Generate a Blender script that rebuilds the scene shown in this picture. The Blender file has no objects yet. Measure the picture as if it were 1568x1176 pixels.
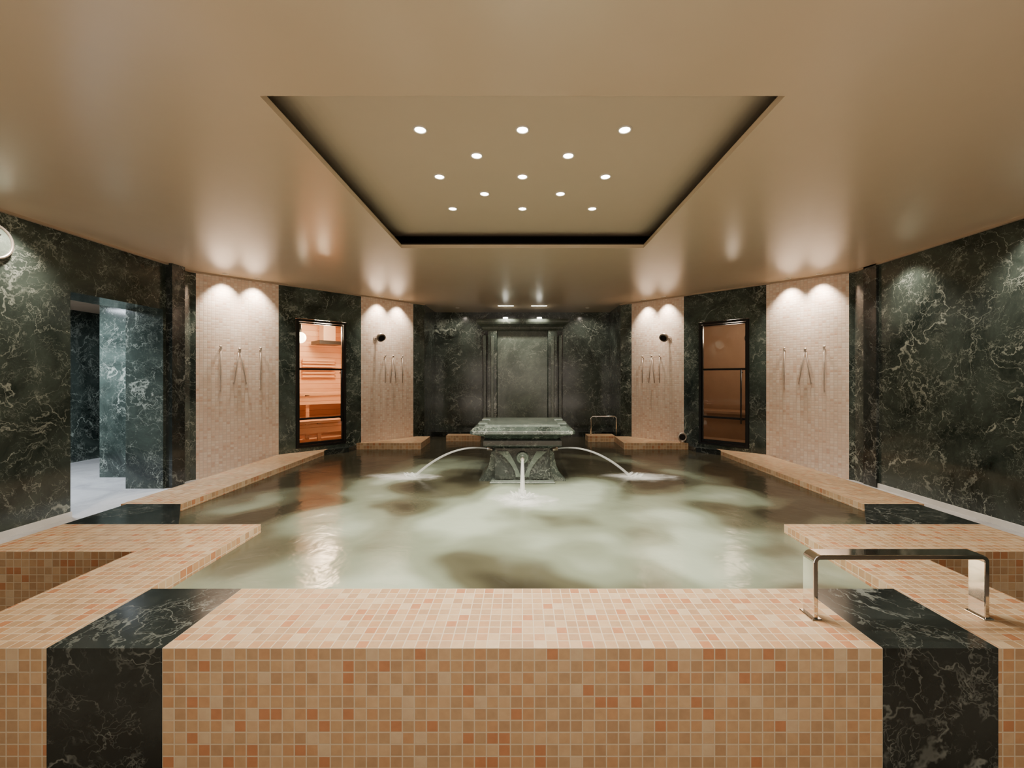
import bpy, bmesh, math, random
from mathutils import Vector, Matrix
random.seed(4)
C = bpy.context.scene.collection

# ------------------------------------------------------------------ materials
def newmat(name):
    m = bpy.data.materials.new(name); m.use_nodes = True
    nt = m.node_tree; b = nt.nodes['Principled BSDF']
    return m, nt, b
def N(nt, t, **kw):
    n = nt.nodes.new(t)
    for k, v in kw.items(): setattr(n, k, v)
    return n
def ramp(nt, stops, interp='LINEAR'):
    r = nt.nodes.new('ShaderNodeValToRGB'); cr = r.color_ramp; cr.interpolation = interp
    while len(cr.elements) < len(stops): cr.elements.new(0.5)
    for e, (p, c) in zip(cr.elements, stops):
        e.position = p; e.color = (*c, 1) if len(c) == 3 else c
    return r
def mix(nt, fac, a, b, bt='MIX'):
    m = nt.nodes.new('ShaderNodeMix'); m.data_type = 'RGBA'; m.blend_type = bt
    for sock, v in ((m.inputs[0], fac), (m.inputs[6], a), (m.inputs[7], b)):
        if hasattr(v, 'links'): nt.links.new(v, sock)
        elif isinstance(v, (int, float)): sock.default_value = v
        else: sock.default_value = (*v, 1)
    return m.outputs[2]
def math_(nt, op, a, b=None, c=None):
    m = nt.nodes.new('ShaderNodeMath'); m.operation = op
    for i, v in enumerate((a, b, c)):
        if v is None: continue
        if hasattr(v, 'links'): nt.links.new(v, m.inputs[i])
        else: m.inputs[i].default_value = v
    return m.outputs[0]
def smooth(nt, v, lo, hi, a=0.0, b=1.0):
    m = nt.nodes.new('ShaderNodeMapRange'); m.interpolation_type = 'SMOOTHSTEP'
    nt.links.new(v, m.inputs[0])
    for i, x in enumerate((lo, hi, a, b)): m.inputs[i+1].default_value = x
    return m.outputs[0]
def noise(nt, vec, scale, detail=5, rough=.55, dist=0.0):
    n = nt.nodes.new('ShaderNodeTexNoise')
    if vec is not None: nt.links.new(vec, n.inputs['Vector'])
    n.inputs['Scale'].default_value = scale; n.inputs['Detail'].default_value = detail
    n.inputs['Roughness'].default_value = rough; n.inputs['Distortion'].default_value = dist
    return n

def simple(name, col, rough=.5, metal=0.0, emis=None, es=0.0, var=0.06, ior=1.5):
    m, nt, b = newmat(name)
    g = N(nt, 'ShaderNodeNewGeometry')
    n = noise(nt, g.outputs['Position'], 6)
    dark = tuple(c*(1-var) for c in col); lite = tuple(min(1, c*(1+var)) for c in col)
    r = ramp(nt, [(.3, dark), (.7, lite)]); nt.links.new(n.outputs[0], r.inputs[0])
    nt.links.new(r.outputs[0], b.inputs['Base Color'])
    b.inputs['Roughness'].default_value = rough; b.inputs['Metallic'].default_value = metal; b.inputs['IOR'].default_value = ior
    if emis:
        b.inputs['Emission Color'].default_value = (*emis, 1); b.inputs['Emission Strength'].default_value = es
    return m

def mosaic(name, sx, sy, stops, grout, rough=.35, gw=.06):
    m, nt, b = newmat(name); L = nt.links.new
    uv = N(nt, 'ShaderNodeUVMap'); uv.uv_map = 'UVMap'
    mp = N(nt, 'ShaderNodeVectorMath', operation='DIVIDE'); L(uv.outputs[0], mp.inputs[0]); mp.inputs[1].default_value = (sx, sy, 1)
    fl = N(nt, 'ShaderNodeVectorMath', operation='FLOOR'); L(mp.outputs[0], fl.inputs[0])
    wn = N(nt, 'ShaderNodeTexWhiteNoise', noise_dimensions='2D'); L(fl.outputs[0], wn.inputs[0])
    r = ramp(nt, stops, 'CONSTANT'); L(wn.outputs[0], r.inputs[0])
    nz = noise(nt, uv.outputs[0], 25, 3)
    col = mix(nt, .2, r.outputs[0], nz.outputs[0], 'OVERLAY')
    sp = N(nt, 'ShaderNodeSeparateXYZ'); L(mp.outputs[0], sp.inputs[0])
    d = math_(nt, 'MINIMUM', math_(nt, 'PINGPONG', sp.outputs[0], .5), math_(nt, 'PINGPONG', sp.outputs[1], .5))
    mask = smooth(nt, d, gw*.6, gw*1.35)
    c2 = mix(nt, mask, grout, col)
    L(c2, b.inputs['Base Color'])
    L(smooth(nt, mask, 0, 1, .8, rough), b.inputs['Roughness'])
    bp = N(nt, 'ShaderNodeBump'); bp.inputs['Strength'].default_value = .35; bp.inputs['Distance'].default_value = .003
    L(mask, bp.inputs['Height']); L(bp.outputs[0], b.inputs['Normal'])
    return m

def marble(name, dark, mid, vein, scale=1.0, amt=1.0, rough=.14, cloud=.22, hi_=1.9):
    m, nt, b = newmat(name); L = nt.links.new
    g = N(nt, 'ShaderNodeNewGeometry')
    sc = N(nt, 'ShaderNodeVectorMath', operation='SCALE'); L(g.outputs['Position'], sc.inputs[0]); sc.inputs['Scale'].default_value = scale
    P = sc.outputs[0]
    wn = noise(nt, P, 1.5, 6, .6)
    off = N(nt, 'ShaderNodeVectorMath', operation='MULTIPLY_ADD'); L(wn.outputs[1], off.inputs[0])
    off.inputs[1].default_value = (.85, .85, .85); L(P, off.inputs[2])
    base = noise(nt, P, 1.0, 9, .68, 1.0)
    r = ramp(nt, [(.36, dark), (.50, mid), (.70, tuple(c*hi_ for c in mid))]); L(base.outputs[0], r.inputs[0])
    col = r.outputs[0]
    big = noise(nt, P, .8, 3, .5)
    for s, w, a, lo, hi, ds in ((.8, .007, .9, .44, .58, .5), (1.8, .010, .7, .46, .60, .4), (4.5, .02, .5, .48, .62, .3)):
        n1 = noise(nt, off.outputs[0], s, 4, .5, ds)
        d = math_(nt, 'ABSOLUTE', math_(nt, 'SUBTRACT', n1.outputs[0], .5))
        k = smooth(nt, d, 0, w, 1, 0)
        mn = noise(nt, P, s*.6+.6, 3, .6)
        k = math_(nt, 'MULTIPLY', k, smooth(nt, mn.outputs[0], lo, hi))
        col = mix(nt, math_(nt, 'MULTIPLY', k, a*amt), col, vein)
    for s, w, a, lo, hi in ((2.4, .013, .65, .46, .60), (6.5, .024, .5, .47, .60), (15, .045, .35, .46, .6)):
        v = N(nt, 'ShaderNodeTexVoronoi', feature='DISTANCE_TO_EDGE'); L(off.outputs[0], v.inputs['Vector']); v.inputs['Scale'].default_value = s
        k = smooth(nt, v.outputs['Distance'], 0, w, 1, 0)
        mn = noise(nt, P, s*.35+.7, 4, .7)
        k = math_(nt, 'MULTIPLY', k, smooth(nt, mn.outputs[0], lo, hi))
        col = mix(nt, math_(nt, 'MULTIPLY', k, a*amt), col, vein)
    f = noise(nt, off.outputs[0], 9, 8, .78, .6)
    k = math_(nt, 'MULTIPLY', smooth(nt, f.outputs[0], .52, .72), smooth(nt, big.outputs[0], .44, .64))
    col = mix(nt, math_(nt, 'MULTIPLY', k, cloud*amt), col, vein)
    L(col, b.inputs['Base Color']); b.inputs['Roughness'].default_value = rough
    return m

M_tile = mosaic('mosaic_terracotta', .0466667, .0466667,
    [(0, (.54, .345, .185)), (.22, (.48, .31, .17)), (.42, (.59, .40, .23)), (.60, (.53, .30, .15)), (.74, (.46, .285, .155)), (.87, (.50, .225, .105)), (.94, (.62, .46, .29))],
    (.64, .52, .36), .35, .055)
M_wtile = mosaic('mosaic_blush', .040, .033,
    [(0, (.82, .64, .51)), (.3, (.85, .69, .56)), (.55, (.78, .59, .46)), (.75, (.88, .74, .62)), (.93, (.73, .51, .38))],
    (.72, .58, .47), .4, .08)
M_marble = marble('green_marble', (.007, .012, .010), (.040, .053, .045), (.38, .42, .36))
M_marbleL = marble('green_marble_polished_slab', (.014, .021, .018), (.046, .062, .053), (.38, .42, .36), 1.3, .9)
M_marbleD = marble('black_green_marble', (.008, .010, .009), (.020, .025, .023), (.36, .39, .35), .9, .55, .14, .10)
M_marbleG = marble('grey_green_marble', (.060, .078, .066), (.10, .125, .105), (.44, .48, .42), 1.2, .5, .2, .2, 1.5)
M_marbleP = marble('pale_stone_floor', (.40, .40, .41), (.55, .55, .55), (.7, .7, .7), 1.5, .6, .25, .2, 1.2)
M_ceil = simple('ceiling_satin_tan', (.61, .485, .345), .24, var=.01, ior=1.62)
M_panel = simple('ceiling_panel_tan', (.60, .49, .36), .5, var=.01)
M_recess_shade = simple('recess_shadow_gap', (.05, .04, .03), .8)  # near-black colour paints in the shade of the ceiling recess
M_trim = simple('trim_tan', (.42, .31, .21), .5)
M_black = simple('black_metal', (.012, .012, .012), .35, .3)
M_chrome = simple('polished_chrome', (.85, .83, .80), .08, 1)
M_nickel = simple('brushed_nickel', (.58, .50, .43), .35, .8)
M_white = simple('white_skirting', (.85, .85, .83), .4)
M_lamp = simple('downlight_glow', (1, .95, .85), .4, emis=(1, .95, .86), es=18)
M_lampc = simple('downlight_glow_neutral', (1, 1, .95), .4, emis=(1, .97, .85), es=8)
M_rim = simple('downlight_rim', (.75, .68, .58), .4)
M_globe = simple('sauna_globe_glow', (1, .9, .7), .4, emis=(1, .85, .6), es=14)
M_floor = simple('lower_floor_stone', (.22, .18, .14), .3)
M_brown = simple('brown_plaster', (.40, .27, .18), .5)
M_wall2 = simple('rear_wall_tan', (.52, .42, .32), .5)

def woodmat():
    m, nt, b = newmat('sauna_wood'); L = nt.links.new
    uv = N(nt, 'ShaderNodeUVMap'); uv.uv_map = 'UVMap'
    sp = N(nt, 'ShaderNodeSeparateXYZ'); L(uv.outputs[0], sp.inputs[0])
    v = math_(nt, 'DIVIDE', sp.outputs[1], .095)
    d = math_(nt, 'PINGPONG', v, .5)
    wn = N(nt, 'ShaderNodeTexWhiteNoise', noise_dimensions='1D'); L(math_(nt, 'FLOOR', v), wn.inputs['W'])
    r = ramp(nt, [(0, (.66, .40, .23)), (.5, (.72, .45, .27)), (1, (.78, .51, .32))]); L(wn.outputs[0], r.inputs[0])
    mp = N(nt, 'ShaderNodeMapping'); mp.inputs['Scale'].default_value = (3, 40, 1); L(uv.outputs[0], mp.inputs[0])
    n = noise(nt, mp.outputs[0], 1.5, 4)
    c = mix(nt, .2, r.outputs[0], n.outputs[0], 'OVERLAY')
    c = mix(nt, smooth(nt, d, .02, .06), (.40, .21, .11), c)
    L(c, b.inputs['Base Color']); b.inputs['Roughness'].default_value = .5
    return m
M_wood = woodmat()

def glassmat():
    m, nt, b = newmat('door_glass'); L = nt.links.new
    out = nt.nodes['Material Output']
    tr = N(nt, 'ShaderNodeBsdfTransparent'); tr.inputs[0].default_value = (.92, .92, .9, 1)
    gl = N(nt, 'ShaderNodeBsdfGlossy'); gl.inputs['Roughness'].default_value = .03
    fr = N(nt, 'ShaderNodeFresnel'); fr.inputs[0].default_value = 1.5
    mx = N(nt, 'ShaderNodeMixShader'); L(fr.outputs[0], mx.inputs[0]); L(tr.outputs[0], mx.inputs[1]); L(gl.outputs[0], mx.inputs[2])
    L(mx.outputs[0], out.inputs[0]); nt.nodes.remove(b)
    return m
M_glass = glassmat()

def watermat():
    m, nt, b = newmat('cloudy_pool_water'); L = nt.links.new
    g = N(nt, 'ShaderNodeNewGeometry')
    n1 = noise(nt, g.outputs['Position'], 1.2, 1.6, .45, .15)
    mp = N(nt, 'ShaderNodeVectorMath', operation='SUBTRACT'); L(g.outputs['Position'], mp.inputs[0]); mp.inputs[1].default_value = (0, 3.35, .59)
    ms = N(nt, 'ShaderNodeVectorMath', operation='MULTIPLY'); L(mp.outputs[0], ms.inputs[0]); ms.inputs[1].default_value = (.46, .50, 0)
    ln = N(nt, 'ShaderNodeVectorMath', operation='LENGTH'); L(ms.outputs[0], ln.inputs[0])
    k = math_(nt, 'SUBTRACT', math_(nt, 'MULTIPLY', n1.outputs[0], 2.9), math_(nt, 'ADD', math_(nt, 'MULTIPLY', ln.outputs['Value'], .72), .48))  # milky patches, plus a brighter centre painted in as glow
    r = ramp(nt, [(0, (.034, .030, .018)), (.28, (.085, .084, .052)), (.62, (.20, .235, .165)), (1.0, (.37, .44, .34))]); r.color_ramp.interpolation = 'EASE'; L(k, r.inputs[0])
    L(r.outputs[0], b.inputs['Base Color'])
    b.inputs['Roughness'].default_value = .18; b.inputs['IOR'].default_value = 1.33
    L(r.outputs[0], b.inputs['Emission Color']); b.inputs['Emission Strength'].default_value = .16  # emission added to the surface in place of underwater lamps
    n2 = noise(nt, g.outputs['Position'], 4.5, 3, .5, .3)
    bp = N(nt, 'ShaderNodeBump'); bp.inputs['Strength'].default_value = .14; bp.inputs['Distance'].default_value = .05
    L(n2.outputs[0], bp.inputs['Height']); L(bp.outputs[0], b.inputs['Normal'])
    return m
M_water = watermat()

def foammat(name, soft):
    m, nt, b = newmat(name); L = nt.links.new
    out = nt.nodes['Material Output']
    b.inputs['Base Color'].default_value = (.9, .92, .88, 1); b.inputs['Roughness'].default_value = .4
    b.inputs['Emission Color'].default_value = (.9, .93, .85, 1); b.inputs['Emission Strength'].default_value = .15
    tr = N(nt, 'ShaderNodeBsdfTransparent'); mx = N(nt, 'ShaderNodeMixShader')
    if soft:
        uv = N(nt, 'ShaderNodeUVMap'); uv.uv_map = 'UVMap'
        ln = N(nt, 'ShaderNodeVectorMath', operation='LENGTH'); L(uv.outputs[0], ln.inputs[0])
        n = noise(nt, uv.outputs[0], 2.2, 3, .5, .5)
        k = math_(nt, 'SUBTRACT', math_(nt, 'ADD', n.outputs[0], .45), ln.outputs['Value'])
        L(math_(nt, 'MULTIPLY', smooth(nt, k, 0, .95), .8), mx.inputs[0])
    else:
        mx.inputs[0].default_value = .30
    L(tr.outputs[0], mx.inputs[1]); L(b.outputs[0], mx.inputs[2]); L(mx.outputs[0], out.inputs[0])
    return m
M_jet = foammat('falling_water', False); M_foam = foammat('splash_foam', True)

# ------------------------------------------------------------------ mesh builder
class MB:
    def __init__(s): s.bm = bmesh.new(); s.mats = []; s.radial = {}
    def mi(s, m):
        if m not in s.mats: s.mats.append(m)
        return s.mats.index(m)
    def loft(s, secs, m, smooth=False, closed=True):
        i = s.mi(m); rings = [[s.bm.verts.new(p) for p in sec] for sec in secs]; n = len(rings[0])
        for a, b in zip(rings, rings[1:]):
            for j in range(n):
                f = s.bm.faces.new((a[j], a[(j+1) % n], b[(j+1) % n], b[j])); f.material_index = i; f.smooth = smooth
        if closed:
            f = s.bm.faces.new(rings[0][::-1]); f.material_index = i
            f = s.bm.faces.new(rings[-1]); f.material_index = i
    def prism(s, pts, z0, z1, m): s.loft([[(x, y, z0) for x, y in pts], [(x, y, z1) for x, y in pts]], m)
    def box(s, x0, x1, y0, y1, z0, z1, m): s.prism([(x0, y0), (x1, y0), (x1, y1), (x0, y1)], z0, z1, m)
    def tube(s, path, rad, m, seg=14, sy=1.0):
        path = [Vector(p) for p in path]
        if not hasattr(rad, '__len__'): rad = [rad]*len(path)
        secs = []
        T0 = (path[1]-path[0]).normalized()
        u = T0.orthogonal().normalized()
        for i, p in enumerate(path):
            t = (path[min(i+1, len(path)-1)]-path[max(i-1, 0)]).normalized()
            u = (u - t*u.dot(t)).normalized(); v = t.cross(u)
            secs.append([p+(u*math.cos(a)+v*math.sin(a)*sy)*rad[i] for a in [2*math.pi*k/seg for k in range(seg)]])
        s.loft(secs, m, True)
    def cyl(s, p0, p1, r, m, seg=20): s.tube([p0, p1], r, m, seg)
    def sphere(s, c, r, m, sc=(1, 1, 1)):
        secs = []
        for i in range(1, 12):
            a = math.pi*i/12
            secs.append([(c[0]+r*sc[0]*math.sin(a)*math.cos(b), c[1]+r*sc[1]*math.sin(a)*math.sin(b), c[2]+r*sc[2]*math.cos(a)) for b in [2*math.pi*k/18 for k in range(18)]])
        s.loft(secs, m, True)
    def torus(s, c, R, r, ax, m, seg=28):
        ax = Vector(ax).normalized(); u = ax.orthogonal().normalized(); v = ax.cross(u); c = Vector(c); i = s.mi(m)
        rings = []
        for k in range(seg):
            a = 2*math.pi*k/seg; d = u*math.cos(a)+v*math.sin(a)
            rings.append([s.bm.verts.new(c+d*(R+r*math.cos(b))+ax*r*math.sin(b)) for b in [2*math.pi*j/10 for j in range(10)]])
        for k in range(seg):
            A = rings[k]; B = rings[(k+1) % seg]
            for j in range(10):
                f = s.bm.faces.new((A[j], A[(j+1) % 10], B[(j+1) % 10], B[j])); f.material_index = i; f.smooth = True
    def finish(s, name, parent=None, bevel=0, radial=None):
        bm = s.bm; bmesh.ops.recalc_face_normals(bm, faces=bm.faces[:]); bm.normal_update()
        uv = bm.loops.layers.uv.new('UVMap')
        for f in bm.faces:
            n = f.normal
            if radial:
                for l in f.loops:
                    co = l.vert.co; l[uv].uv = ((co.x-radial[0])/radial[2], (co.y-radial[1])/radial[3])
                continue
            if abs(n.z) > .7:
                for l in f.loops: l[uv].uv = (l.vert.co.x, l.vert.co.y-1.65)
            else:
                t = Vector((-n.y, n.x)).normalized() if (abs(n.x)+abs(n.y)) > 1e-5 else Vector((1, 0))
                for l in f.loops:
                    co = l.vert.co; o = -1.65*abs(n.x) if abs(n.y) < .3 else 0
                    l[uv].uv = (co.x*t.x+co.y*t.y+(o*(1 if t.y > 0 else -1)), co.z-.65)
        me = bpy.data.meshes.new(name); bm.to_mesh(me); bm.free()
        for m in s.mats: me.materials.append(m)
        o = bpy.data.objects.new(name, me); C.objects.link(o)
        if parent: o.parent = parent
        if bevel:
            md = o.modifiers.new('bevel', 'BEVEL'); md.width = bevel; md.segments = 2; md.limit_method = 'ANGLE'
        return o
def empty(name, loc=(0, 0, 0)):
    e = bpy.data.objects.new(name, None); C.objects.link(e); e.empty_display_size = .1
    return e

# ------------------------------------------------------------------ dimensions
DK = .65; WL = .59; CZ = 3.0; FL = .46; WX = 4.03
A = Vector((4.03, 5.15)); B = Vector((1.73, 7.48)); LEN = (B-A).length; D = (B-A)/LEN; NRM = Vector((-D.y, D.x))
if NRM.x < 0: NRM = -NRM
def P(sg, s, off):     # point s metres along diagonal wall, off = outward distance
    v = A + D*s + NRM*off
    return (v.x*sg, v.y)
def seg(mb, sg, s0, s1, o0, o1, z0, z1, m): mb.prism([P(sg, s0, o0), P(sg, s1, o0), P(sg, s1, o1), P(sg, s0, o1)], z0, z1, m)
s1_, s2_, s3_, s4_ = .055, .965, 2.13, 3.055
dA, dB = 1.18, 1.895

# ------------------------------------------------------------------ floor / ceiling
mb = MB()
mb.box(-WX, WX, -2.6, 2.57, -.12, 0, M_floor)
mb.box(-2.35, 2.35, 2.57, 8.4, -.12, 0, M_floor)
for sg in (-1, 1):
    mb.prism([(sg*3.3, 2.57), (sg*WX, 2.57), (sg*WX, 5.15), (sg*3.35, 5.84), (sg*3.35, 3.54), (sg*3.3, 3.54)], -.12, FL, M_marbleP)
mb.finish('floor')

mb = MB()
X = 1.21; Y0, Y1 = 1.956, 4.246; XO = 4.6; UX = 1.75; UY0 = 1.45; UY1 = 4.88
zl = CZ+.035; zp = 3.16
mb.box(-XO, XO, -2.8, Y0, CZ, zl, M_ceil); mb.box(-XO, XO, Y1, 8.6, CZ, zl, M_ceil)
mb.box(-XO, -X, Y0, Y1, CZ, zl, M_ceil); mb.box(X, XO, Y0, Y1, CZ, zl, M_ceil)
px = 1.50; py0 = 1.60; py1 = 4.66; RH = .50; RV = .16
secs = []
for k in range(17):
    a = k/16*math.pi/2; e_ = RH*math.sin(a); z_ = zp+RV*(1-math.cos(a))
    secs.append([(-px+RH-e_, py0+RH-e_, z_), (px-RH+e_, py0+RH-e_, z_), (px-RH+e_, py1-RH+e_, z_), (-px+RH-e_, py1-RH+e_, z_)])
mb.loft(secs, M_panel, False)
mb.box(-XO, XO, -2.8, 8.6, 3.34, 3.4, M_recess_shade)
mb.finish('ceiling')
mb = MB(); t = .02  # dark liner added on recess sides and lip top to deepen the shade
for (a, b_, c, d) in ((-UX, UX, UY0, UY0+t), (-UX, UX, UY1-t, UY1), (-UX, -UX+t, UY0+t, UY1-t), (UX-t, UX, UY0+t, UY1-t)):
    mb.box(a, b_, c, d, zl, 3.34, M_recess_shade)
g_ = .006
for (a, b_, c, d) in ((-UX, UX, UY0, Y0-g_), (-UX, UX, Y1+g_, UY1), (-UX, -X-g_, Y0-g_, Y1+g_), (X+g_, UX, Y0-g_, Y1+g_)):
    mb.box(a, b_, c, d, zl, zl+.012, M_recess_shade)
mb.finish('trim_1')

# ------------------------------------------------------------------ side walls
mb = MB()   # left wall with opening
T = .42
mb.box(-WX-T, -WX, -2.6, 3.785, -.1, CZ, M_marble)
mb.box(-WX-T, -WX, 3.785, 4.76, 2.47, CZ, M_marble)
mb.box(-WX-T, -WX, 4.76, 4.9, -.1, CZ, M_marble)
mb.box(-WX-T, -WX+.07, 4.8, 4.98, -.1, CZ, M_marbleD)
mb.box(-WX-T, -WX, 4.98, 5.2, -.1, CZ, M_marbleL)
mb.box(-WX-T, -WX, 3.785, 4.76, -.1, FL, M_marbleP)
mb.finish('wall_left')
mb = MB()
mb.box(WX, WX+T, -2.6, 4.8, -.1, CZ, M_marble)
mb.box(WX-.03, WX+T, 4.8, 4.98, -.1, CZ, M_marbleD)
mb.box(WX, WX+T, 4.98, 5.2, -.1, CZ, M_marbleL)
mb.finish('wall_right')
mb = MB(); mb.box(-4.6, 4.6, -2.8, -2.6, -.1, CZ, M_wall2); mb.finish('wall_front')
for sg, nm in ((-1, 'left'), (1, 'right')):
    mb = MB()
    if sg < 0:
        mb.box(-WX, -WX+.015, 2.57, 3.785, FL, FL+.05, M_white)
    else:
        mb.box(WX-.015, WX, 2.57, 4.8, FL, FL+.05, M_white)
    mb.finish('baseboard_'+nm)
mb = MB()
for sg in (-1, 1):
    mb.box(min(sg*WX, sg*(WX-.03)), max(sg*WX, sg*(WX-.03)), -2.6, 5.14, CZ-.018, CZ, M_trim)
    mb.prism([P(sg, 0, 0), P(sg, LEN, 0), P(sg, LEN, -.03), P(sg, 0, -.03)], CZ-.018, CZ, M_trim)
mb.finish('trim_2')

# corridor beyond opening
mb = MB()
mb.box(-6.6, -WX-T, 2.6, 6.7, FL-.1, FL, M_marbleP)
mb.finish('floor_corridor')
mb = MB()
mb.box(-5.28, -WX-T, 5.3, 5.42, FL, 2.7, M_marbleL)
mb.box(-6.6, -4.47, 6.7, 6.8, FL, 2.7, M_marble)
mb.box(-6.7, -6.6, 2.6, 6.8, FL, 2.7, M_marble)
mb.box(-6.6, -WX-T, 2.5, 2.6, FL, 2.7, M_marble)
mb.box(-6.7, -WX-T, 2.5, 6.8, 2.7, 2.8, M_trim)
mb.finish('wall_corridor')

# ------------------------------------------------------------------ diagonal walls + doors
for sg, nm in ((-1, 'back_left'), (1, 'back_right')):
    mb = MB(); th = .14
    seg(mb, sg, -.05, s1_, 0, th, 0, CZ, M_marbleL)
    seg(mb, sg, s1_, s2_, 0, th, 0, CZ, M_wtile)
    seg(mb, sg, s2_, dA, 0, th, 0, CZ, M_marbleL)
    seg(mb, sg, dA, dB, 0, th, 0, .70, M_marbleL)
    seg(mb, sg, dA, dB, 0, th, 2.55, CZ, M_marbleL)
    seg(mb, sg, dB, s3_, 0, th, 0, CZ, M_marbleL)
    seg(mb, sg, s3_, s4_, 0, th, 0, CZ, M_wtile)
    seg(mb, sg, s4_, LEN, 0, th, 0, CZ, M_marbleL)
    mb.finish('wall_'+nm)
    # door
    mb = MB(); f = .035
    z0, z1 = .705, 2.545
    a, b_ = dA+.004, dB-.004
    for (u0, u1, w0, w1) in ((a, a+f, z0, z1), (b_-f, b_, z0, z1), (a+f, b_-f, z1-f, z1), (a+f, b_-f, z0, z0+.03)):
        seg(mb, sg, u0, u1, -.012, .06, w0, w1, M_black)
    a2, b2 = a+f+.004, b_-f-.004
    for (u0, u1, w0, w1) in ((a2, a2+.014, z0+.035, z1-f-.005), (b2-.014, b2, z0+.035, z1-f-.005), (a2+.014, b2-.014, z1-f-.025, z1-f-.005), (a2+.014, b2-.014, z0+.035, z0+.07),
                             (a2+.014, b2-.014, 1.815, 1.845), (a2+.014, b2-.014, 1.10, 1.13)):
        seg(mb, sg, u0, u1, .01, .05, w0, w1, M_black)
    seg(mb, sg, a2+.014, b2-.014, .027, .033, z0+.07, z1-f-.025, M_glass)
    hs = b2-.05 if sg < 0 else a2+.05
    h0 = P(sg, hs, -.05)
    mb.tube([(*h0, 1.05), (*h0, 1.82)], .011, M_black)
    for zz in (1.10, 1.78):
        p1 = P(sg, hs, .012); mb.cyl((*h0, zz), (*p1, zz), .008, M_black)
    mb.finish('door_1' if sg < 0 else 'door_2')
    # room behind door
    wm = M_wood if sg < 0 else M_brown
    mb = MB(); r0, r1, dd = .75, 2.55, 1.55
    seg(mb, sg, r0, r1, dd, dd+.05, .6, 2.7, wm)
    seg(mb, sg, r0-.05, r0, .15, dd+.05, .6, 2.7, wm)
    seg(mb, sg, r1, r1+.05, .15, dd+.05, .6, 2.7, wm)
    seg(mb, sg, r0, r1, .15, dd, .6, .68, wm)
    seg(mb, sg, r0, r1, .15, dd, 2.65, 2.7, wm)
    mb.finish('wall_sauna' if sg < 0 else 'wall_steam_room')
    if sg < 0:
        e = empty('sauna_bench'); mb = MB()
        for (o0, z) in ((.95, 1.42), (.42, 1.0)):
            for k in range(4):
                seg(mb, sg, r0+.02, r1-.02, o0+k*.13, o0+k*.13+.115, z, z+.035, M_wood)
            seg(mb, sg, r0+.02, r1-.02, o0+.02, o0+.045, z-.16, z-.02, M_wood)
            for s in (r0+.1, (r0+r1)/2, r1-.15): seg(mb, sg, s, s+.05, o0+.05, o0+.10, .68, z, M_wood)
        mb.finish('benches', e)
        mb = MB(); seg(mb, sg, 1.75, 2.3, 1.46, 1.5, 2.0, 2.04, M_wood)
        for k in range(5): seg(mb, sg, 1.75, 2.3, 1.47, 1.5, 1.72+k*.06, 1.75+k*.06, M_wood)
        mb.finish('backrest', e)
        mb = MB(); seg(mb, sg, 1.85, 2.25, .95, 1.35, 2.28, 2.34, M_black); seg(mb, sg, 1.95, 2.15, 1.05, 1.25, 2.34, 2.64, M_nickel)
        mb.finish('sauna_ceiling_vent')
        mb = MB(); c = P(sg, 1.40, .5)
        mb.sphere((*c, 2.32), .085, M_globe); mb.cyl((*c, 2.40), (*c, 2.65), .02, M_black)
        mb.finish('sauna_globe_lamp')
        lp = P(sg, 1.75, .55)
        ld = bpy.data.lights.new('sauna_light', 'POINT'); ld.energy = 100; ld.color = (1, .72, .46); ld.shadow_soft_size = .12
        lo = bpy.data.objects.new('sauna_light', ld); lo.location = (*lp, 2.45); C.objects.link(lo)
    else:
        e = empty('wooden_bench'); mb = MB()
        for k in range(4): seg(mb, sg, r0+.02, r1-.02, .95+k*.14, .95+k*.14+.12, 1.1, 1.14, M_brown)
        seg(mb, sg, r0+.02, r1-.02, 1.0, 1.04, .68, 1.1, M_brown)
        mb.finish('seat', e)
        lp = P(sg, 1.6, .6)
        ld = bpy.data.lights.new('steam_room_light', 'POINT'); ld.energy = 18; ld.color = (1, .76, .55); ld.shadow_soft_size = .12
        lo = bpy.data.objects.new('steam_room_light', ld); lo.location = (*lp, 2.4); C.objects.link(lo)
        mb = MB(); c = P(sg, 1.60, 1.545); c2 = P(sg, 1.60, 1.52)  # modelled clock stands in for the left clock's reflection in the door glass
        mb.cyl((*c, 2.40), (*c2, 2.40), .12, M_nickel, 28); mb.torus((*c2, 2.40), .12, .010, (c2[0]-c[0], c2[1]-c[1], 0), M_black)
        c3 = P(sg, 1.60, 1.51); mb.tube([(*c3, 2.40), (c3[0]+.03, c3[1], 2.48)], .006, M_black); mb.tube([(*c3, 2.40), (c3[0]-.04, c3[1], 2.38)], .006, M_black)
        mb.finish('wall_clock')

    # shower fittings, near panel: three wands
    mb = MB()
    def rod(s, ztop, zbot, lean=0.0):
        p0 = P(sg, s, -.035); p1 = P(sg, s+lean, -.03); w = P(sg, s, 0)
        mb.tube([(*p0, ztop), (*p1, zbot)], .0065, M_nickel, 10)
        mb.cyl((*w, ztop-.02), (*P(sg, s, -.05), ztop-.02), .012, M_nickel, 12)
        mb.sphere((*p0, ztop+.005), .016, M_nickel)
        mb.cyl((*P(sg, s+lean, 0), zbot+.02), (*p1, zbot+.02), .008, M_nickel, 10)
    rod(.30, 2.09, 1.52); rod(.50, 2.07, 1.62, -.06); rod(.505, 2.07, 1.62, .07); rod(.74, 2.09, 1.54)
    mb.finish('shower_hand_wands')
    mb = MB()
    for s, l in ((2.52, 0), (2.66, -.05), (2.665, .05), (2.83, 0)):
        p0 = P(sg, s, -.035); p1 = P(sg, s+l, -.03); w = P(sg, s, 0)
        mb.tube([(*p0, 2.06), (*p1, 1.62)], .0065, M_nickel, 10); mb.sphere((*p0, 2.065), .015, M_nickel)
        mb.cyl((*w, 2.04), (*p0, 2.04), .011, M_nickel, 10)
    mb.finish('shower_hand_wands')
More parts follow.
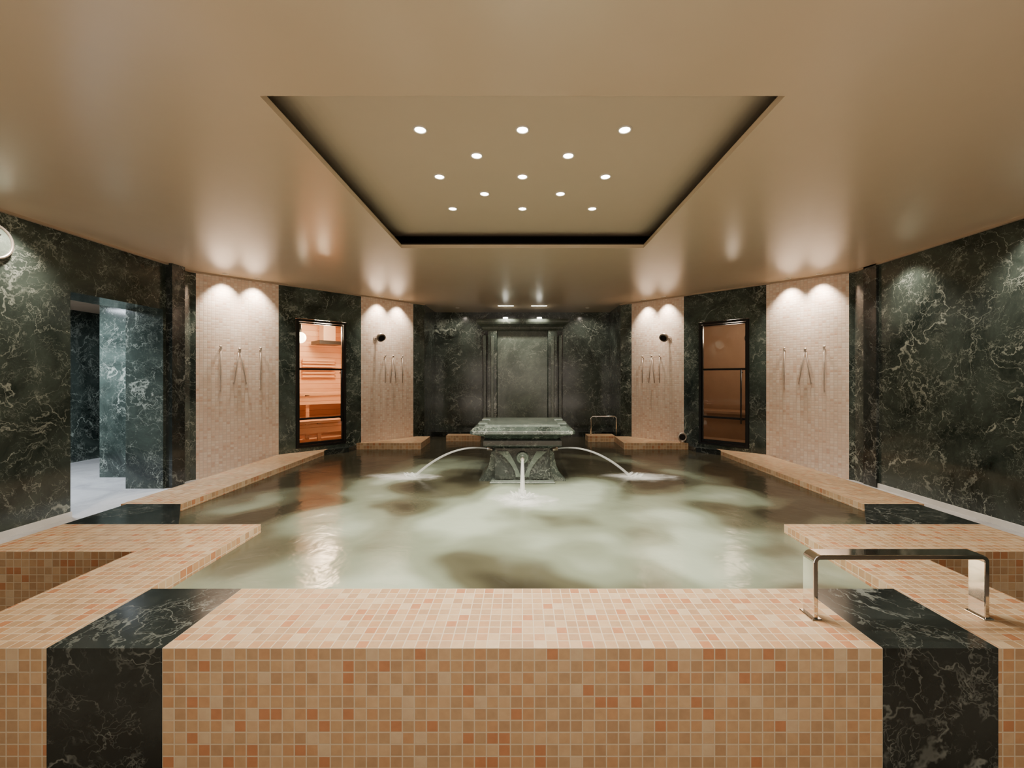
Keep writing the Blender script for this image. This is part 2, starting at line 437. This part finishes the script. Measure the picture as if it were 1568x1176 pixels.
    mb = MB(); w = P(sg, 2.37, 0); o1 = P(sg, 2.37, -.10); o2 = P(sg, 2.37, -.17)
    mb.cyl((*w, 2.34), (*P(sg, 2.37, -.012), 2.34), .04, M_nickel)
    mb.tube([(*w, 2.34), (*o1, 2.35), (*o2, 2.35)], .014, M_nickel)
    mb.tube([(*P(sg, 2.37, -.13), 2.375), (*P(sg, 2.37, -.16), 2.36), (*P(sg, 2.37, -.20), 2.33)], [.03, .066, .07], M_nickel, 24)
    mb.tube([(*P(sg, 2.37, -.2), 2.33), (*P(sg, 2.37, -.205), 2.326)], [.05, .05], M_black, 24)
    mb.finish('shower_head')

# ------------------------------------------------------------------ alcove (back)
AX = 1.9; AY = 8.4
mb = MB()
mb.box(-AX-.1, AX+.1, AY, AY+.15, 0, CZ, M_marble)
mb.finish('wall_back')
for sg, nm in ((-1, 'alcove_left'), (1, 'alcove_right')):
    mb = MB(); mb.prism([(sg*1.73, 7.48), (sg*1.83, 7.58), (sg*1.83, AY), (sg*1.72, AY)], 0, CZ, M_marble); mb.finish('wall_'+nm)
mb = MB()
mb.box(-1.72, 1.72, 8.05, 8.395, .3, .68, M_marbleD)
mb.finish('pool_back_bench')
# marble pillar standing proud of the back wall
e = empty('marble_pillar')
mb = MB()
yb = 8.395
mb.box(-.78, .78, 8.18, yb, .69, 2.60, M_marbleD)
for sg in (-1, 1):
    mb.box(min(sg*.64, sg*.47), max(sg*.64, sg*.47), 7.82, 8.18, .69, 2.58, M_marbleL)
    mb.box(min(sg*.585, sg*.525), max(sg*.585, sg*.525), 7.805, 7.83, .9, 2.48, M_marbleG)
    mb.box(min(sg*.68, sg*.45), max(sg*.68, sg*.45), 7.78, 8.18, .69, .80, M_marbleL)
    mb.box(min(sg*.75, sg*.69), max(sg*.75, sg*.69), 8.12, 8.18, .80, 2.52, M_marbleG)
mb.box(-.47, .47, 7.90, 8.18, .69, 2.58, M_marbleG)
mb.finish('frame', e, .008)
mb = MB()
def rect(hw, yf, z): return [(-hw, yf, z), (hw, yf, z), (hw, yb, z), (-hw, yb, z)]
mb.loft([rect(.72, 7.82, 2.58), rect(.74, 7.80, 2.61), rect(.74, 7.80, 2.64), rect(.78, 7.76, 2.665), rect(.825, 7.72, 2.69), rect(.84, 7.705, 2.72), rect(.84, 7.705, 2.745), rect(.825, 7.72, 2.77), rect(.79, 7.75, 2.785)], M_marbleG)
mb.finish('cornice', e)
# alcove rail
mb = MB()
mb.tube([(1.20, 7.45, .70), (1.20, 7.45, 1.00), (1.23, 7.45, 1.03), (1.62, 7.45, 1.03), (1.65, 7.45, 1.0), (1.65, 7.45, .70)], .011, M_chrome)
mb.finish('pool_grab_rail')

# ------------------------------------------------------------------ pool
pool = empty('pool')
mb = MB()
YB = 1.65+.466667
mb.box(-1.4, 1.4, 1.65, YB, 0, DK, M_tile)
mb.finish('front_ledge', pool)
for sg in (-1, 1):
    mb = MB(); mb.box(min(sg*1.4, sg*1.85), max(sg*1.4, sg*1.85), 1.65, YB, 0, DK, M_marbleD); mb.finish('marble_step', pool)
    mb = MB(); mb.prism([(sg*1.85, 1.65), (sg*2.35, 1.65), (sg*2.35, 2.57), (sg*3.3, 2.57), (sg*3.3, 3.05), (sg*1.88, 3.05)], 0, DK, M_tile); mb.finish('side_wing', pool)
    mb = MB(); mb.prism([(sg*3.3, 3.05), (sg*2.47, 3.05), (sg*2.85, 3.54), (sg*3.3, 3.54)], 0, DK, M_marbleD); mb.finish('marble_corner', pool)
    mb = MB(); mb.prism([(sg*3.35, 3.54), (sg*2.85, 3.54), (sg*2.85, 6.33), (sg*3.35, 5.83)], 0, DK, M_tile); mb.finish('side_deck', pool)
    mb = MB(); mb.prism([(sg*2.85, 6.10), (sg*2.60, 6.36), (sg*2.58, 6.59), (sg*2.85, 6.33)], 0, DK+.01, M_marbleD); mb.finish('marble_notch', pool)
    mb = MB(); mb.prism([(sg*2.58, 6.60), (sg*1.58, 6.60), (sg*1.60, 7.36), (sg*1.84, 7.36)], 0, .69, M_tile); mb.finish('corner_ledge', pool)
mb = MB(); mb.box(-1.34, -.75, 7.45, 7.7, 0, .69, M_tile); mb.finish('far_step', pool)
mb = MB(); mb.box(1.14, 1.62, 7.38, 7.7, 0, .69, M_tile); mb.finish('far_step', pool)
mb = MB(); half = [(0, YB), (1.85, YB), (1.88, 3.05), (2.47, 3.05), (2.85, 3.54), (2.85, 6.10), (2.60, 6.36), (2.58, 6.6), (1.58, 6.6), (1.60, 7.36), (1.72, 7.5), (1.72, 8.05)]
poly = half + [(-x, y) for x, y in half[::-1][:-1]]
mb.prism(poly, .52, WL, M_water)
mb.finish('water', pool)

# chrome flat handrail straddling the right marble step
mb = MB()
yr = 1.88; zt = .92; w = .036; th = .02
def ribbon(path):
    secs = []
    for i, (x, z) in enumerate(path):
        p = Vector(path[max(i-1, 0)]); q = Vector(path[min(i+1, len(path)-1)]); t_ = (q-p).normalized(); n_ = Vector((-t_.y, t_.x))*th/2
        secs.append([(x+n_.x, yr-w, z+n_.y), (x+n_.x, yr+w, z+n_.y), (x-n_.x, yr+w, z-n_.y), (x-n_.x, yr-w, z-n_.y)])
    mb.loft(secs, M_chrome)
r = .022; pth = [(1.275, DK+.004)]
for k in range(7):
    a = math.pi-k*math.pi/12; pth.append((1.275+r+r*math.cos(a), zt-r+r*math.sin(a)))
for k in range(7):
    a = math.pi/2-k*math.pi/12; pth.append((2.02-r+r*math.cos(a), zt-r+r*math.sin(a)))
pth.append((2.02, DK+.004)); ribbon(pth)
for x in (1.275, 2.02): mb.box(x-.022, x+.022, yr-.045, yr+.045, DK+.001, DK+.007, M_chrome)
mb.finish('pool_handrail', None, .003)

# ring on the right ledge
mb = MB(); rx, ry = 2.50, 6.64
mb.torus((rx, ry, .775), .06, .013, (0, 1, 0), M_nickel); mb.cyl((rx, ry-.01, .775), (rx, ry+.012, .775), .045, M_black); mb.cyl((rx, ry, .69), (rx, ry, .72), .03, M_nickel)
mb.finish('pool_spout')

# clock on left wall
mb = MB(); c = Vector((-WX, 3.20, 2.74))
mb.cyl(c, c+Vector((.03, 0, 0)), .13, M_marbleG, 32); mb.torus(c+Vector((.03, 0, 0)), .13, .010, (1, 0, 0), M_nickel)
mb.tube([c+Vector((.035, 0, 0)), c+Vector((.035, .05, .06))], .005, M_black, 8); mb.tube([c+Vector((.035, 0, 0)), c+Vector((.035, .02, -.09))], .004, M_black, 8)
mb.finish('wall_clock')

# ------------------------------------------------------------------ fountain
ft = empty('marble_fountain')
cy = 4.82
def rc(hx, hy, z, c=0.0):
    if c == 0: return [(-hx, cy-hy, z), (hx, cy-hy, z), (hx, cy+hy, z), (-hx, cy+hy, z)]
    return [(-hx+c, cy-hy, z), (hx-c, cy-hy, z), (hx, cy-hy+c, z), (hx, cy+hy-c, z), (hx-c, cy+hy, z), (-hx+c, cy+hy, z), (-hx, cy+hy-c, z), (-hx, cy-hy+c, z)]
mb = MB()
mb.loft([rc(.345, .37, .2), rc(.345, .37, .605), rc(.325, .35, .625)], M_marbleG)
mb.loft([rc(.295, .33, .60), rc(.29, .325, .96)], M_marbleD)
mb.loft([rc(.30, .335, .96), rc(.32, .35, .975), rc(.40, .42, .99), rc(.41, .43, 1.0), rc(.41, .43, 1.05), rc(.40, .42, 1.065)], M_marbleD)
mb.finish('pedestal', ft, .004)
mb = MB()
mb.loft([rc(.38, .40, 1.06, .03), rc(.40, .42, 1.085, .03), rc(.45, .46, 1.105, .03), rc(.51, .51, 1.12, .03), rc(.535, .535, 1.13, .03), rc(.535, .535, 1.16, .03), rc(.525, .525, 1.17, .03), rc(.50, .50, 1.19, .03), rc(.48, .48, 1.20, .03)], M_marbleL)
mb.loft([rc(.40, .42, 1.2), rc(.385, .405, 1.215)], M_marbleG)
mb.finish('table_top', ft, .003)
mb = MB()
for sg in (-1, 1):
    for y0 in (4.50, 4.93):
        x0 = sg*.37; x1 = sg*.47
        mb.box(min(x0, x1), max(x0, x1), y0, y0+.2, 1.2, 1.225, M_marbleG)
mb.finish('corner_blocks', ft, .006)
mb = MB()
for sg in (-1, 1):   # flared scroll brackets
    prof = [(.285, .30), (.47, .30), (.47, .60), (.455, .625), (.42, .66), (.39, .70), (.365, .76), (.35, .83), (.34, .90), (.285, .94)]
    secs = [[(sg*x, y, z) for x, z in prof] for y in (4.58, 5.06)]
    mb.loft(secs, M_marbleL)
mb.finish('side_brackets', ft, .004)
mb = MB()
yf = cy-.33
for sg in (-1, 1):
    pts = []
    for k in range(9):
        t_ = k/8; pts.append((sg*(.07+.19*t_**1.8), .66+.27*t_))
    outer = [(sg*(.02+.13*(k/8)**1.3), .66+.27*k/8) for k in range(9)]
    poly = outer + pts[::-1]
    mb.loft([[(x, yf-.022, z) for x, z in poly], [(x, yf+.01, z) for x, z in poly]], M_marbleG)
    pr = [(sg*.10, .64), (sg*.27, .64), (sg*.27, .90)]
    mb.loft([[(x, yf-.018, z) for x, z in pr], [(x, yf+.01, z) for x, z in pr]], M_marbleD)
mb.torus((0, yf-.02, .86), .05, .016, (0, 1, 0), M_marbleG)
mb.sphere((0, yf-.02, .86), .045, M_marbleG, (1, .6, 1))
mb.cyl((0, yf-.08, .85), (0, yf, .86), .02, M_nickel)
for sg in (-1, 1): mb.cyl((sg*.30, cy, .88), (sg*.40, cy, .90), .02, M_nickel)
mb.finish('carving_and_spouts', ft)

# water jets
def jet(p0, p1, apex, r0, r1, name):
    e = empty(name); p0 = Vector(p0); p1 = Vector(p1); mb = MB(); path = []; rad = []
    for k in range(21):
        t_ = k/20; p = p0.lerp(p1, t_); p.z = p0.z + (p1.z-p0.z)*t_*t_ + apex*4*t_*(1-t_)*.5
        path.append(p); rad.append(r0+(r1-r0)*t_)
    mb.tube(path, rad, M_jet, 12); mb.finish('stream', e)
    return e
def foam(x, y, rx, ry, e, z=WL+.003):
    mb = MB(); i = mb.mi(M_foam); vs = [mb.bm.verts.new((x+rx*math.cos(a), y+ry*math.sin(a), z)) for a in [2*math.pi*k/40 for k in range(40)]]
    mb.bm.faces.new(vs); mb.finish('foam', e, radial=(x, y, rx, ry))
e = jet((0, yf-.08, .85), (0, 3.95, WL), .02, .012, .026, 'fountain_water_jet')
foam(0, 3.86, .40, .36, e); foam(0, 3.92, .18, .15, e, WL+.02)
mb = MB()
for k in range(36):
    a = random.random()*6.28; rr = random.random()*.09; hgt = random.uniform(.02, .07)*(1-rr*5*.9+.3)
    x, y = rr*math.cos(a), 3.93+rr*math.sin(a)
    mb.tube([(x, y, WL-.005), (x*1.3, 3.93+(y-3.93)*1.3, WL+hgt*.6), (x*1.6, 3.93+(y-3.93)*1.6, WL+hgt)], [.018, .014, .006], M_jet, 7)
mb.finish('splash', e)
for sg in (-1, 1):
    e = jet((sg*.40, cy, .90), (sg*1.22, cy-.02, WL), .07, .007, .015, 'fountain_water_jet')
    foam(sg*1.34, cy-.05, .50, .28, e)
    mb = MB()
    for k in range(14):
        a = random.random()*6.28; rr = random.random()*.08; x = sg*1.24+rr*math.cos(a); y = cy-.02+rr*math.sin(a)
        mb.tube([(x, y, WL-.005), (x+sg*.03, y, WL+.02), (x+sg*.05, y, WL+random.uniform(.02, .045))], [.014, .009, .003], M_jet, 7)
    mb.finish('splash', e)

# ------------------------------------------------------------------ lights
def spot(name, loc, tgt, en, size, blend, col=(1, .86, .70), rad=.03, parent=None):
    d = bpy.data.lights.new(name, 'SPOT'); d.energy = en; d.spot_size = math.radians(size); d.spot_blend = blend; d.color = col; d.shadow_soft_size = rad
    o = bpy.data.objects.new(name, d); o.location = loc; o.rotation_euler = (Vector(tgt)-Vector(loc)).to_track_quat('-Z', 'Y').to_euler(); C.objects.link(o)
    if parent: o.parent = parent
    return o
def area(name, loc, tgt, en, sx, sy, col, parent=None):
    d = bpy.data.lights.new(name, 'AREA'); d.shape = 'RECTANGLE'; d.size = sx; d.size_y = sy; d.energy = en; d.color = col
    o = bpy.data.objects.new(name, d); o.location = loc; o.rotation_euler = (Vector(tgt)-Vector(loc)).to_track_quat('-Z', 'Y').to_euler(); C.objects.link(o)
    return o
dl = empty('ceiling_downlights'); mb = MB()
PZ = 3.16
pos = []
for y, xs in ((2.49, (-.6, 0, .6)), (2.78, (-.3, .3)), (3.07, (-.6, 0, .6)), (3.355, (-.3, .3)), (3.65, (-.6, 0, .6))):
    for x in xs: pos.append((x, y))
for x, y in pos:
    mb.cyl((x, y, PZ-.004), (x, y, PZ), .031, M_lamp, 24); mb.torus((x, y, PZ-.002), .037, .006, (0, 0, 1), M_rim, 24)
    spot('beam', (x, y, PZ-.03), (x, y, 0), 70, 130, .8, (1, .90, .76), .03, dl)
mb.finish('lamp_discs', dl)
ww = empty('wall_washer_downlights'); mb = MB()
def wash(x, y, tx, ty, en=34, size=78, tz=2.0, rim=True, bl=.6):
    if rim: mb.torus((x, y, CZ-.002), .033, .004, (0, 0, 1), M_rim, 20)
    spot('beam', (x, y, CZ-.015), (tx, ty, tz), en, size, bl, (1, .87, .72), .03, ww)
for sg in (-1, 1):
    for s in (.33, .67, 2.40, 2.75):
        x, y = P(sg, s, -.14); tx, ty = P(sg, s, 0); wash(x, y, tx, ty, 95 if s < 1 else 78, 84, 2.45, True, 1.0)
wash(-3.80, 3.25, -WX, 3.25, 85, 105, 1.8, False, .9); wash(3.80, 3.25, WX, 3.25, 85, 105, 1.8, False, .9)
wash(-3.75, 1.8, -WX, 1.8, 55, 110, 1.8, False, .9); wash(3.75, 1.8, WX, 1.8, 55, 110, 1.8, False, .9)
wash(3.80, 4.4, WX, 4.4, 50, 105, 1.8, False, .9)
wash(-.28, 7.50, -.28, 7.88, 55, 85, 2.0, False, .9); wash(.28, 7.50, .28, 7.88, 55, 85, 2.0, False, .9)
wash(-1.20, 7.85, -1.30, 8.4, 24, 110, 2.0, True); wash(1.20, 7.85, 1.30, 8.4, 24, 110, 2.0, True)
mb.finish('rims', ww)
mb = MB()
for sg in (-1, 1):
    mb.cyl((sg*.31, 7.76, 2.787), (sg*.31, 7.76, 2.81), .045, M_lampc)
    mb.box(sg*.30-.14, sg*.30+.14, 7.62, 7.66, CZ-.004, CZ, M_lampc)
mb.finish('alcove_lamps')
area('corridor_light', (-5.4, 4.3, 2.65), (-5.4, 4.3, 0), 120, .8, .8, (.82, .9, 1))
area('lobby_uplight', (0, -1.0, .6), (0, .6, 3.0), 60, 5, 1.2, (1, .87, .72))  # added fill behind the camera, brightens the ceiling, no real fitting
area('lobby_light', (0, -2.4, 1.9), (0, 2.5, 1.0), 36, 5, 1.2, (1, .87, .72))  # unseen forward fill, added to lift the pool front

w = bpy.data.worlds.new('World'); bpy.context.scene.world = w; w.use_nodes = True
w.node_tree.nodes['Background'].inputs[0].default_value = (.02, .018, .015, 1)

# ------------------------------------------------------------------ camera
cd = bpy.data.cameras.new('camera'); cam = bpy.data.objects.new('camera', cd); C.objects.link(cam)
cam.location = (0, 0, 1.70); cam.rotation_euler = (math.radians(90), 0, 0)
cd.sensor_width = 36; cd.lens = 36*650/1568; cd.shift_x = -16/1568; cd.shift_y = -9/1568; cd.clip_start = .02
bpy.context.scene.camera = cam
